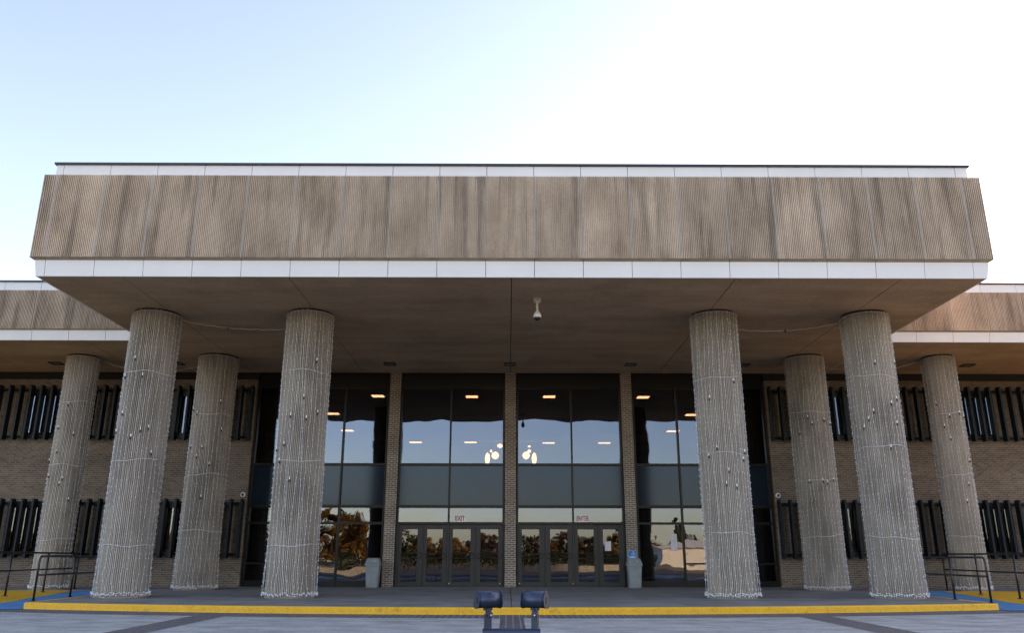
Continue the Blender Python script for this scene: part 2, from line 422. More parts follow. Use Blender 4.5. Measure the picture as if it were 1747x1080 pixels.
def fluted(width, height, n, depth=.045, duty=.52):
    mb = MB(); p = width / n; pr = []
    for i in range(n):
        x = i * p; a = p * (1 - duty) / 2
        pr += [(x, 0), (x + a, 0), (x + a + p * .06, -depth), (x + p - a - p * .06, -depth), (x + p - a, 0)]
    pr += [(width, 0), (width, .10), (0, .10)]
    mb.prism([(x, y, 0) for x, y in pr], [(x, y, height) for x, y in pr]); return mb
FC = part(MB().box(-XF + .05, XF - .05, YF + .10, YB, 7.62, 10.40), 'canopy_core', M['dark'])
FH = 10.166 - 7.968
NR = 26
def subpanel(name, me, loc, rz, parent):
    o = inst(name, me, parent); o.location = loc; o.rotation_euler = (0, 0, rz)
    o.matrix_parent_inverse = (parent.matrix_parent_inverse.copy() if False else Matrix()) 
    return o
# parents of the panels sit at B's origin with an inverse; children are placed in world space since parent matrix is identity overall
pm = fluted(PW - .02, FH, NR).mesh('fluted_panel', M['flute'])
yf = YF - .145 + .034
for k in range(len(fj) - 1):
    subpanel('fluted_panel', pm, (fj[k] + .01, yf, 7.968), 0, FC)
e0 = fj[0] - .01 - (-XF - .145); e1 = XF + .145 - (fj[-1] + .01)
subpanel('fluted_panel', fluted(e0, FH, int(NR * e0 / PW) or 1).mesh('fluted_panel', M['flute']), (-XF - .145, yf, 7.968), 0, FC)
subpanel('fluted_panel', fluted(e1, FH, int(NR * e1 / PW) or 1).mesh('fluted_panel', M['flute']), (fj[-1] + .01, yf, 7.968), 0, FC)
for sx in (-1, 1):
    y = YF - .02
    while y < 33:
        if sx > 0: subpanel('fluted_panel', pm, (XF + .115, y + .01, 7.968), R(90), FC)
        else: subpanel('fluted_panel', pm, (-XF - .115, y + PW - .01, 7.968), R(-90), FC)
        y += PW
# pale sealant strips in the joints between the panels
jm = MB().box(-.0055, .0055, yf - .050, yf + .05, 7.97, 10.165).mesh('joint_sealant', M['seal'])
for x in fj: inst('joint_sealant', jm, FC, (x, 0, 0))
part(MB().box(-XF + .3, XF - .3, YF + .3, YB - .1, 10.40, 10.46), 'canopy_roof', M['cap'])
# wings
WX = 36.0
wlow = [(-.04, ZS), (0, ZS), (.06, 7.83), (-.05, 7.83)]
wbev = [(-.25, 7.833), (.06, 7.833), (.12, 7.866), (-.25, 7.866)]
wup = [(-.3, 9.14), (-.03, 9.14), (-.03, 9.46), (-.3, 9.46)]
wcap = [(-.4, 9.463), (.02, 9.463), (.02, 9.51), (-.4, 9.52)]
wj = [12.79 + 1.16 * k for k in range(20)]
for sx in (-1, 1):
    core = part(MB().box(*sorted((sx * (XF + .16), sx * WX)), YW + .10, 45, 7.62, 9.42), 'wing_core', M['dark'])
    a, c = (XF + .15, WX)
    for nm, pf, mt, gp in (('white_fascia_band', wlow, M['white'], .007), ('fascia_drip_edge', wbev, M['bevel'], .007), ('white_parapet_band', wup, M['white'], .007), ('roof_cap', wcap, M['cap'], .001)):
        mb = MB(); cuts = [x - a for x in wj] if gp > .002 else []
        if sx < 0: cuts = sorted(c - a - q for q in cuts)
        run(mb, (min(sx * a, sx * c), YW), (max(sx * a, sx * c), YW), (0, -1), pf, cuts, gp); part(mb, nm, mt)
    wm = fluted(1.14, 9.138 - 7.868, 25).mesh('fluted_panel', M['flutew'])
    for k in range(-1, 19):
        x = wj[0] + 1.16 * k if k >= 0 else wj[0] - 1.16
        x0 = x + .01 if sx > 0 else -(x + 1.16) + .01
        if k == -1:
            wd = wj[0] - (XF + .15) - .01
            subpanel('fluted_panel', fluted(wd, 9.138 - 7.868, 24).mesh('fluted_panel', M['flutew']), (XF + .15 if sx > 0 else -wj[0] + .01, YW - .10, 7.868), 0, core)
        else: subpanel('fluted_panel', wm, (x0, YW - .10, 7.868), 0, core)
    jm = MB().box(-.008, .008, YW - .112, YW - .04, 7.87, 9.135).mesh('joint_sealant', M['bevel'])
    for x in wj: inst('joint_sealant', jm, core, (sx * x, 0, 0))
# soffit in slabs with dark open joints
mb = MB()
def slab(x0, x1, y0, y1):
    g = .011; mb.box(x0 + g, x1 - g, y0 + g, y1 - g, ZS, ZS + .08)
sx_ = [-11.55, -9.5, -5.45, -.03, 5.45, 9.5, 11.55]
for x0, x1 in zip(sx_, sx_[1:]):
    slab(x0, x1, YF + .03, 24.72); slab(x0, x1, 24.72, WALL + .02)
for s in (-1, 1):
    xq = [11.55, 13.5, 17.55, 21.6, 25.7, 29.8, WX]
    for x0, x1 in zip(xq, xq[1:]):
        slab(*sorted((s * x0, s * x1)), YW + .03, WALL + .02)
part(mb, 'soffit', M['soffit'])
mb = MB(); mb.box(-11.44, 11.44, YF + .10, WALL, ZS + .085, ZS + .095)
for s in (-1, 1): mb.box(*sorted((s * 11.45, s * WX)), YW + .10, WALL, ZS + .085, ZS + .095)
part(mb, 'soffit_backing', M['dark'])
# brick walls either side
for s in (-1, 1):
    mb = MB(); mb.box(*sorted((s * 9.33, s * WX)), WALL, WALL + .3, 0, 7.25); part(mb, 'brick_wall', M['brick'])
    mb = MB(); mb.box(*sorted((s * 9.33, s * WX)), WALL + .08, WALL + .3, 7.25, ZS + .08); part(mb, 'wall_header', M['dark'])
    mb = MB(); mb.box(s * WX - .15, s * WX + .15, WALL - .01, 60, 0, 7.6); part(mb, 'end_wall', M['brick'])
for x in (-4.253, -.026, 4.222):
    mb = MB(); mb.box(x - .197, x + .197, WALL, WALL + .34, 0, ZS); part(mb, 'brick_pillar', M['brick2'])
# ribbed columns
def column_mesh(R_=.622, H=7.47, n=84):
    pr = []; seams = (10, 31, 52, 73)
    for i in range(n):
        a0 = 2 * math.pi * i / n; st = 2 * math.pi / n
        dep = .034
        if i in seams: dep = .05
        for f, r in ((0, R_ - dep), (.30, R_ - dep), (.40, R_), (.90, R_)):
            a = a0 + st * f; pr.append((r * math.cos(a), r * math.sin(a)))
    mb = MB(); mb.prism([(x, y, 0) for x, y in pr], [(x, y, H) for x, y in pr]); return mb.mesh('column', M['column'])
cm = column_mesh(); cm2 = column_mesh(.50, 7.47, 68)
nk, nk2 = [MB().lathe(0, 0, [(q - .02, 7.46), (q - .02, 7.519)], 48).mesh('column_neck', M['neck']) for q in (.622, .50)]
FCOL = [(-9.93, 21.62), (-5.64, 21.6), (5.63, 21.6), (9.87, 21.6)]
RCOL = [(-14.55, 26.7), (-9.96, 26.68), (9.94, 26.6), (14.45, 26.5)]
for k, (x, y) in enumerate(FCOL + RCOL):
    thin = abs(x) > 12; c = pinst('column', cm2 if thin else cm, (x, y, 0)); c.rotation_euler.z = R(17 * k)
    inst('column_neck', nk2 if thin else nk, c)

# curtain wall: frames, panes, spandrels
GY = WALL + .16
bays = [(-9.28, -4.48, -6.08, False), (-4.03, -.25, -2.2, True), (.20, 3.99, 2.19, True), (4.45, 9.26, 6.05, False)]
def pane(x0, x1, z0, z1, parent, mt=None, y=GY, th=.012, name='pane'):
    mb = MB().box(x0, x1, y, y + th, z0, z1); return mb.build(name, mt or M['glass'], parent)
for x0, x1, xm, door in bays:
    fr = MB()
    fw_ = .055
    fr.box(x0, x0 + fw_, GY - .08, GY + .06, 0, ZS - .55); fr.box(x1 - fw_, x1, GY - .08, GY + .06, 0, ZS - .55)
    fr.box(x0, x1, GY - .07, GY + .09, ZS - .57, ZS)          # dark header
    for zb, zt in ((4.135, 4.22), (2.655, 2.755)):
        fr.box(x0 + fw_, x1 - fw_, GY - .07, GY + .05, zb, zt)
    zlow = 2.19 if door else .2
    fr.box(x0 + fw_, x1 - fw_, GY - .072, GY + .052, 2.09, 2.17)
    ms = [xm]
    if not door: ms = [xm, (x0 + xm) / 2 if x0 < 0 else (x1 + xm) / 2]; ms = [xm]
    for q in ms:
        fr.box(q - .03, q + .03, GY - .09, GY + .055, (2.17 if door else 0), ZS - .56)
    if not door:
        fr.box(x0 + fw_, x1 - fw_, GY - .06, GY + .04, 0, .20)
        o0, o1 = (x0, xm) if x0 < 0 else (xm, x1)
        fr.box(o0 + fw_, o1 - .03, GY - .05, GY - .0, .74, .80)
    f = part(fr, 'window_frame', M['bronze'])
    for a, c in ((x0 + fw_, xm - .03), (xm + .03, x1 - fw_)):
        pane(a, c, 4.22, ZS - .57, f); pane(a, c, 2.755, 4.135, f, M['spandrel'], GY, .03, 'spandrel_panel')
        pane(a, c, 2.17, 2.655, f)
        if not door: pane(a, c, .20, 2.09, f)
# doors
def make_door(x0, x1, gl, gr):
    d = MB(); y0, y1 = GY - .05, GY + .01
    d.box(x0, gl, y0, y1, .01, 2.07); d.box(gr, x1, y0, y1, .01, 2.07)
    d.box(gl, gr, y0 + .001, y1 - .001, .01, .165); d.box(gl, gr, y0 + .001, y1 - .001, 1.925, 2.07)
    o = part(d, 'door', M['doorm'])
    pane(gl, gr, .165, 1.925, o, M['glass2'], GY - .02, .008)
    pb = MB()
    for z in (1.115, .955): pb.tube([(x0 + .05, y0 - .055, z), (x1 - .05, y0 - .055, z)], .013, 6)
    for xx in (x0 + .05, x1 - .05): pb.tube([(xx, y0 - .055, .94), (xx, y0 - .055, 1.13)], .015, 6); pb.box(xx - .012, xx + .012, y0 - .055, y0, 1.02, 1.05)
    pb.build('push_bar', M['doorm'], o)
    return o
D = [(-3.92, -3.085, -3.82, -3.27), (-3.055, -2.24, -2.94, -2.39), (-2.155, -1.245, -2.04, -1.415), (-1.215, -.31, -1.07, -.446),
     (.265, 1.165, .38, .99), (1.195, 2.145, 1.37, 1.98), (2.235, 3.035, 2.34, 2.90), (3.065, 3.87, 3.22, 3.76)]
for d in D: make_door(*d)
mb = MB()
for a, c in ((-3.975, -3.93), (-3.08, -3.06), (-2.23, -2.165), (-1.24, -1.22), (-.305, -.285), (.255, .262), (1.17, 1.19), (2.155, 2.225), (3.04, 3.06), (3.875, 3.935)):
    mb.box(a, c, GY - .065, GY + .03, 0, 2.088)
part(mb, 'door_posts', M['doorm'])
mb = MB()
for x in (-2.21 + .06, -.40, .28, 2.13): mb.box(x, x + .03, GY - .056, GY - .05, .10, .13)
part(mb, 'door_stickers', M['signwhite'])
# strip windows behind the fins
for s in (-1, 1):
    for cxw in (11.6, 16.95, 22.3):
        for z0, z1 in ((5.27, 6.62), (1.22, 2.63)):
            xa, xb = sorted((s * (cxw - .62), s * (cxw + .62)))
            fr = MB(); y0, y1 = WALL - .08, WALL - .003
            fr.box(xa - .06, xb + .06, y0, y1, z0 - .07, z0); fr.box(xa - .06, xb + .06, y0, y1, z1, z1 + .22)
            fr.box(xa - .06, xa, y0, y1, z0, z1); fr.box(xb, xb + .06, y0, y1, z0, z1)
            f = part(fr, 'window', M['bronze'])
            mb = MB().box(xa, xb, WALL - .05, WALL - .035, z0, z1)
            mb.build('pane', M['glass'], f)
            MB().box(xa, xb, WALL - .0035, WALL - .0015, z0, z1).build('dark_room_backing', M['dark'], f)  # near-black sheet stands in for the dark room behind the pane
# sun screens of vertical fins
finm = {}
for s in (-1, 1):
    for z0, z1 in ((4.99, 6.97), (.94, 2.93)):
        xa, xb = sorted((s * 9.36, s * (9.39 + .381 * 37)))
        scr = MB(); scr.box(xa, xb, 28.962, 28.99, z1 - .20, z1 - .11); scr.box(xa, xb, 28.962, 28.99, z0 + .08, z0 + .17)
        f = part(scr, 'sun_screen', M['fin'])
        key = round(z1 - z0, 3)
        if key not in finm:
            finm[key] = MB().box(-.033, .033, 28.70, 28.93, 0, key).box(-.030, .030, 28.93, 28.96, .02, key - .02).mesh('fin', M['fin'])
        for k in range(38):
            x = s * (9.39 + .381 * k)
            o = inst('fin', finm[key], f); o.location = (x, 0, z0)
# interior
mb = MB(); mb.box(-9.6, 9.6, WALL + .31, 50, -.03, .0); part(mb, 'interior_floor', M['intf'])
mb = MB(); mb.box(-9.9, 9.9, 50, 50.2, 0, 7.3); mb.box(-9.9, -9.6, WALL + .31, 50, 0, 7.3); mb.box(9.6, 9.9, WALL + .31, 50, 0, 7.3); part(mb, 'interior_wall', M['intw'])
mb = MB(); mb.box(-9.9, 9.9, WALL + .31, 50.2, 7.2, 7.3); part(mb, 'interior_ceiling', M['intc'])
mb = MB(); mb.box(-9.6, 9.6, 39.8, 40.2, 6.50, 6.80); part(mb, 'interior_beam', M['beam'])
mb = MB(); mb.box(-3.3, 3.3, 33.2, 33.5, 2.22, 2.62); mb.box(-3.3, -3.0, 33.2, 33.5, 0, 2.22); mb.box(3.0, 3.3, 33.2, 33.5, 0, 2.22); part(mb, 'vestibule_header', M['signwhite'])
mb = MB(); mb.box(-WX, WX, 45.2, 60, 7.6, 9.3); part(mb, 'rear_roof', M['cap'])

# ------------------------------------------------------------------ things on and around the building
# recessed soffit lights
def soffit_light(x, label):
    t = empty('soffit_light', (x, 27.62, ZS))
    mb = MB()
    for a in ((-.20, .20, -.20, -.15), (-.20, .20, .15, .20), (-.20, -.15, -.15, .15), (.15, .20, -.15, .15)): mb.box(*a, -.035, -.001)
    mb.build('frame', M['cap'], t); MB().box(-.15, .15, -.15, .15, -.018, -.006).build('lens', plainlens, t)
    return tag(t, label, 'ceiling light', 'recessed soffit lights')
plainlens = plain('grey_lens', (.22, .18, .14), .4)
for x, l in ((-16.0, 'square recessed soffit light over the left wing, far left of the row'), (-11.75, 'square recessed soffit light just right of the far left rear column'),
             (-4.27, 'square recessed soffit light above the brick pillar left of the EXIT doors'), (-.05, 'square recessed soffit light on the middle joint above the central brick pillar'),
             (4.2, 'square recessed soffit light above the brick pillar right of the ENTER doors'), (8.18, 'square recessed soffit light peeking out right of the right inner front column'),
             (16.1, 'square recessed soffit light over the right wing, far right of the row')):
    soffit_light(x, l)
# hanging dome camera
t = empty('security_camera', (.65, 20.1, ZS))
MB().box(-.10, .10, -.07, .07, -.10, -.001).build('mounting_box', M['cream'], t, bevel=.008)
MB().lathe(0, 0, [(.09, -.115), (.085, -.10)], 20).lathe(0, 0, [(.028, -.36), (.028, -.11)], 12).lathe(0, 0, [(.04, -.37), (.04, -.345)], 14).build('stem', M['camw'], t, smooth=True)
MB().lathe(0, 0, [(.098, -.53), (.103, -.52), (.10, -.47), (.085, -.42), (.05, -.375), (.02, -.365)], 24).build('housing', M['camw'], t, smooth=True)
MB().lathe(0, 0, [(.01, -.61), (.045, -.60), (.073, -.57), (.082, -.531)], 24).build('dome', M['camd'], t, smooth=True)
tag(t, 'white domed security camera hanging on a short stem from the canopy soffit', 'camera')
for x, l in ((-9.47, 'small round white eyeball camera on brick left of the glass front'), (9.45, 'small round white eyeball camera on brick right of the glass front')):
    t = empty('wall_camera', (x, WALL, 3.09))
    MB().lathe(0, 0, [(.09, -.004), (.092, -.04), (.07, -.075), (.045, -.085)], 22, ax='y').build('housing', M['camw'], t, smooth=True)
    MB().lathe(0, 0, [(.050, -.086), (.04, -.10), (.018, -.108)], 18, ax='y').build('lens', M['camd'], t, smooth=True)
    tag(t, l, 'camera', 'eyeball cameras on the brick walls')
# litter bins
def bin_thing(x, y, label):
    t = empty('litter_bin', (x, y, 0))
    def tap(mb, w0, d0, z0, w1, d1, z1):
        mb.prism([(-w0, -d0, z0), (w0, -d0, z0), (w0, d0, z0), (-w0, d0, z0)], [(-w1, -d1, z1), (w1, -d1, z1), (w1, d1, z1), (-w1, d1, z1)])
    mb = MB(); tap(mb, .195, .17, 0, .235, .21, .70); mb.build('body', M['bin'], t, bevel=.02)
    mb = MB(); mb.box(-.17, .17, -.202, -.19, .10, .62); mb.build('front_panel', M['bin'], t, bevel=.004)
    mb = MB(); tap(mb, .262, .235, .70, .258, .23, .76); tap(mb, .256, .228, .762, .20, .15, .93); tap(mb, .20, .15, .931, .185, .135, .955)
    mb.prism([(-.10, -.238, .72), (.0, -.25, .66), (.10, -.238, .72)], [(-.10, -.20, .72), (.0, -.20, .66), (.10, -.20, .72)])
    mb.build('lid', M['bin'], t, bevel=.012)
    mb = MB(); mb.prism([(-.155, -.236, .775), (.155, -.236, .775), (.13, -.178, .90), (-.13, -.178, .90)], [(-.155, -.226, .77), (.155, -.226, .77), (.13, -.168, .895), (-.13, -.168, .895)])
    mb.build('flap', M['bin'], t, bevel=.004)
    MB().box(.07, .10, -.215, -.205, .84, .86).build('badge', M['signwhite'], t)
    return tag(t, label, 'bin', 'grey litter bins by the brick pillars')
bin_thing(-4.68, 28.62, 'grey plastic litter bin left of the EXIT doors')
bin_thing(4.16, 28.45, 'grey plastic litter bin right of the ENTER doors, below the blue sign')
t = empty('indoor_bin', (5.25, 29.75, 0))
MB().box(-.22, .22, -.2, .2, 0, .62).build('body', M['bin2'], t, bevel=.03); MB().box(-.235, .235, -.215, .215, .622, .67).build('rim', M['bin2'], t, bevel=.01)
tag(t, 'dark bin standing behind the glass right of the blue sign', 'bin')

# text helper
def text(body, size, mt, parent, loc, rx=90, name='lettering', ext=.0015, xs=1.0, off=.006):
    cu = bpy.data.curves.new('t', 'FONT'); cu.body = body; cu.size = size; cu.extrude = ext; cu.offset = off; cu.align_x = 'CENTER'; cu.align_y = 'CENTER'; cu.resolution_u = 2
    tmp = bpy.data.objects.new('t', cu); C.objects.link(tmp)
    dg = bpy.context.evaluated_depsgraph_get(); me = bpy.data.meshes.new_from_object(tmp.evaluated_get(dg))
    bpy.data.objects.remove(tmp); me.materials.clear(); me.materials.append(mt); me.name = name
    o = inst(name, me, parent, loc); o.rotation_euler = (R(rx), 0, 0); o.scale = (xs, 1, 1); return o
# EXIT / ENTER signs in the transoms
for x, wd, lab in ((-1.80, 'EXIT', 'white sign with dark red EXIT lettering in the left transom'), (1.55 + .98, 'ENTER', 'white sign with dark red ENTER lettering in the right transom')):
    t = empty('door_sign', (x, GY - .012, 2.29))
    MB().box(-.19, .19, 0, .006, -.105, .105).build('plate', M['signwhite'], t)
    text(wd, .235, M['red'], t, (0, -.003, 0), xs=(.72 if wd == 'EXIT' else .62))
    tag(t, lab, 'sign')
# accessible sign
t = empty('accessible_sign', (4.21, WALL - .012, 1.08))
MB().box(-.155, .155, 0, .010, -.14, .14).build('plate', M['signblue'], t, bevel=.003)
MB().box(-.125, .125, -.003, -.0005, -.05, .115).build('symbol_panel', plain('deep_blue_panel', (.02, .16, .42), .45), t)
wc = MB(); wc.lathe(.035, .085, [(.018, -.008), (.018, -.004)], 12, ax='y')
wc.tube([(.035, -.006, .065), (.03, -.006, .03), (.07, -.006, .03), (.085, -.006, -.01)], .008, 6)
wc.tube([(.02 + .045 * math.cos(a * .42 + 1.9), -.006, .008 + .04 * math.sin(a * .42 + 1.9)) for a in range(11)], .006, 6)
wc.build('symbol', M['signwhite'], t)
MB().box(-.10, .10, -.003, -.0005, -.088, -.075).box(-.07, .07, -.003, -.0005, -.112, -.100).build('caption_lines', M['signwhite'], t)
tag(t, 'small blue accessible parking style sign on brick pillar above bin', 'sign')
t = MB().box(3.28, 3.50, GY - .026, GY - .022, 1.20, 1.52).build('paper_notice', M['paper'])
tag(t, 'white paper notice taped to the rightmost entrance door', 'notice')
t = MB().box(5.60, 5.82, GY - .006, GY - .002, 1.20, 1.78).build('paper_notice', M['paper'])
tag(t, 'tall white paper notice on the glass right of the entrance doors', 'notice')
t = MB().box(2.38, 2.60, GY - .026, GY - .022, 1.58, 1.66).build('door_sticker', M['bin2'])
tag(t, 'small dark sticker on the third ENTER door glass', 'sticker')

# interior ceiling lamps, glowing stand-ins for far windows and flag
def atZ(u, v, Z):
    a, b_ = (u - 873.5), (v - 540); x = cr * a + sr * b_; y = -sr * a + cr * b_
    d = rt * 0 + r0 * (x / F_) - u0 * (y / F_) + fw
    k = (Z - EYE) / d.z; return CX + d.x * k, d.y * k
LL = [(645, 676, 'first row, left'), (805, 677, 'above the EXIT doors'), (937, 677, 'above the ENTER doors'), (1097, 678, 'first row, right'),
      (568, 706, ''), (1180, 708, ''), (709, 755, ''), (803, 755, ''), (936, 756, ''), (1031, 756, ''), (593, 735, ''), (1148, 736, '')]
names_ = ['ceiling lamp just inside glass, left of the left brick pillar', 'ceiling lamp high inside above the EXIT doors', 'ceiling lamp high inside above the ENTER doors', 'ceiling lamp just inside glass, right of the right brick pillar',
          'lit ceiling lamp beside the left inner front column', 'lit ceiling lamp beside the right inner front column', 'deep ceiling lamp in outer pane above EXIT doors', 'deep ceiling lamp in inner pane above EXIT doors',
          'deep ceiling lamp in inner pane above ENTER doors', 'deep ceiling lamp in outer pane above ENTER doors', 'deep ceiling lamp near left mullion', 'deep ceiling lamp near right mullion']
for (u, v, _), nm in zip(LL, names_):
    x, y = atZ(u, v, 7.17)
    t = empty('ceiling_lamp', (x, y, 7.19)); s_ = y / 34
    MB().box(-.27 * s_, .27 * s_, -.26, .26, -.02, -.001).build('housing', M['camw'], t)
    mb = MB(); 
    for q in (-.13, .12): mb.box(-.25 * s_, .25 * s_, q - .08, q + .08, -.035, -.021)
    mb.build('diffuser', M['lamp'], t)
    tag(t, 'lit rectangular ' + nm.replace('lit ', ''), 'ceiling light', 'ceiling lamps inside the hall')
def ray_at(u, v, Y):
    a, b_ = (u - 873.5), (v - 540); x = cr * a + sr * b_; y = -sr * a + cr * b_
    d = r0 * (x / F_) - u0 * (y / F_) + fw; k = Y / d.y; return CX + d.x * k, EYE + d.z * k
for side, pts, lab in ((0, [(831.6, 783, .13, .30), (845, 777.5, .19, .19), (853, 761, .15, .10), (838, 770, .06, .07)], 'cluster of pale glowing stand-ins for far windows seen left of the central brick pillar'),
                       (1, [(911.5, 783, .13, .30), (897.5, 777.5, .19, .19), (903, 762, .08, .05), (903, 770, .10, .08)], 'cluster of pale glowing stand-ins for far windows seen right of the central brick pillar')):
    YY = 40.6; x0, z0 = ray_at(pts[0][0], pts[0][1], YY)
    t = empty('far_window_standin', (x0, YY, 7.2))  # glowing shapes stand in for daylit windows on the far wall
    rod = MB()
    for u, v, rx, rz in pts:
        x, z = ray_at(u, v, YY); dx, dz = x - x0, z - 7.2
        rod.tube([(dx, 0, 0), (dx, 0, dz + rz)], .012, 5)
        MB().lathe(dx, 0, [(rx * .2, dz - rz * .98), (rx * .7, dz - rz * .7), (rx, dz), (rx * .7, dz + rz * .7), (rx * .2, dz + rz * .98)], 16).build('window_glow', M['window_glow'], t, smooth=True)
    rod.build('rod', M['bronze'], t)  # rods added to hang the glowing shapes
    tag(t, lab, 'pendant light', 'far window stand-ins inside the hall')
fx, fz = ray_at(1047, 780, 29.75)
t = empty('indoor_flag', (fx + .12, 29.75, 0))
MB().tube([(0, 0, 0), (0, 0, 5.6)], .025, 8).lathe(0, 0, [(.02, 5.6), (.06, 5.66), (.02, 5.74)], 10).lathe(0, 0, [(.25, 0), (.22, .06), (.04, .1)], 16).build('pole', M['bronze'], t)
for nm, mt, q0, q1 in (('navy_field', 'flagb', 0, .36), ('white_stripe', 'flagw', .36, .62), ('red_stripe', 'flagr', .62, 1.0)):
    mb = MB(); NI, NJ = 6, 12
    P = []
    for i in range(NI + 1):
        q = q0 + (q1 - q0) * i / NI
        for j in range(NJ + 1):
            z = 5.25 - 1.5 * j / NJ - .15 * q; sp = .05 + .55 * (j / NJ) ** 1.3
            P.append((-q * sp * 1.3, -.05 + .06 * math.sin(q * 16 + j * .2), z))
    mb.add(P, [(i * (NJ + 1) + j, (i + 1) * (NJ + 1) + j, (i + 1) * (NJ + 1) + j + 1, i * (NJ + 1) + j + 1) for i in range(NI) for j in range(NJ)])
    mb.build(nm, M[mt], t, smooth=True)
tag(t, 'draped red white and navy flag on a pole behind the upper glass', 'flag')

# ------------------------------------------------------------------ string lights on the columns
def string_lights(x, y, seed, label, rings):
    rg = random.Random(seed); t = empty('string_lights', (x, y, 0)); w_ = MB(); bl = MB(); NW = 30 if abs(x) < 12 else 25; R0 = .637 if abs(x) < 12 else .515; plugs = []
    def pt(a, r, z): return (r * math.cos(a), r * math.sin(a), z)
    offs = [rg.uniform(0, 6.28) for _ in range(NW)]
    for k in range(NW):
        a0 = 2 * math.pi * (k + rg.uniform(-.18, .18)) / NW; pts = []; nz = 44; ph = offs[k]; drift = rg.uniform(-.09, .09); frq = rg.uniform(.5, 1.3); jit = rg.choice([.006, .010, .022])
        for i in range(nz + 1):
            z = .07 + (7.43 - .07) * i / nz; lowk = max(0, 1 - z / 1.3)
            a = a0 + drift * math.sin(z * frq + ph) + rg.uniform(-jit, jit) + lowk * .05 * math.sin(z * 7 + ph)
            r = R0 + .004 * rg.random() + lowk * (.03 + .03 * math.sin(ph * 3)) 
            if k % 6 == 0: r += .012
            pts.append(pt(a, r, z))
            if rg.random() < .86:
                aa = a + rg.uniform(-.012, .012); bl.octa(pt(aa, r + .012, z + rg.uniform(-.05, .05)), .0095, .016)
        w_.tube(pts, .0031, 3, False)
    for j in range(2):
        pts = [pt(a * 2 * math.pi / 72, R0 + .03 + rg.uniform(-.012, .035), .09 + rg.uniform(-.035, .05)) for a in range(73)]
        w_.tube(pts, .006, 3, False)
        for p_ in pts:
            bl.octa(p_, .014, .02)
    for z in rings:
        ph = rg.random() * 6
        pts = [pt(a * 2 * math.pi / 60, R0 + .012, z + .05 * math.sin(a * .11 + ph) + .018 * math.sin(a * .5 + ph)) for a in range(61)]
        w_.tube(pts, .007, 4, False)
    pts = [pt(a * 2 * math.pi / 48, R0 + .004, 7.44 + rg.uniform(-.008, .008)) for a in range(49)]; w_.tube(pts, .006, 3, False)
    w_.build('wire', M['wire'], t); o = bl.build('bulbs', M['bulb'], t); o["kind"] = "stuff"
    for q in range(9):
        a = -math.pi / 2 + (-.95 + 1.9 * (q + rg.random() * .6) / 9); z = rg.uniform(2.7, 6.1)
        pm_ = MB(); p0 = Vector(pt(a, R0 + .025, z)); tl = rg.uniform(-.012, .012)
        pm_.tube([p0, p0 + Vector((tl, 0, -.07))], .019, 7)
        pl = pm_.build('plug', M['plug'], t)
        MB().tube([p0 + Vector((0, 0, .001)), p0 + Vector((-tl, -.005, .07))], .011, 6).build('socket', M['bulb'], pl)
    return tag(t, label, 'string lights', 'string lights wrapped round the columns')
SL = [('white string lights wrapped round the left outer front column', (1.3, 3.4, 5.7)), ('white string lights wrapped round the left inner front column', (1.3, 3.42, 5.75)),
      ('white string lights wrapped round the right inner front column', (1.55, 3.6, 5.65)), ('white string lights wrapped round the right outer front column', (1.5, 3.75, 5.65)),
      ('white string lights round the far left rear column behind the railing', (1.5, 3.8, 5.9)), ('white string lights round the left rear column next to the brick wall camera', (1.75, 3.5, 5.5)),
      ('white string lights round the right rear column next to the brick wall camera', (1.65, 3.4, 5.6)), ('white string lights round the far right rear column behind the railing', (1.6, 3.55, 5.5))]
for k, ((x, y), (l, rg_)) in enumerate(zip(FCOL + RCOL, SL)): string_lights(x, y, 11 + k, l, rg_)
def swag(p0, p1, sag, label):
    t = empty('string_light_swag', p0); p0, p1 = Vector(p0), Vector(p1); d = p1 - p0
    pts = [tuple(d * (i / 24) + Vector((0, 0, -sag * 4 * (i / 24) * (1 - i / 24) + .012 * math.sin(i * 1.9)))) for i in range(25)]
    MB().tube(pts, .0038, 4).build('wire', M['wire'], t); q = Vector(pts[11])
    MB().box(q.x - .02, q.x + .02, q.y - .02, q.y + .02, q.z - .06, q.z + .02).build('plug', M['plug'], t)
    return tag(t, label, 'string lights', 'string light swags between column tops')
swag((-9.25, 21.6, 7.33), (-6.32, 21.6, 7.08), .10, 'thin light string swagged between the two left front column tops')
swag((6.32, 21.6, 7.1), (9.18, 21.6, 7.30), .12, 'thin light string swagged between the two right front column tops')
swag((-13.85, 26.7, 7.36), (-10.66, 26.7, 7.2), .28, 'thin light string swagged between the two left rear column tops')
swag((10.63, 26.6, 7.2), (13.75, 26.6, 7.36), .22, 'thin light string swagged between the two right rear column tops')

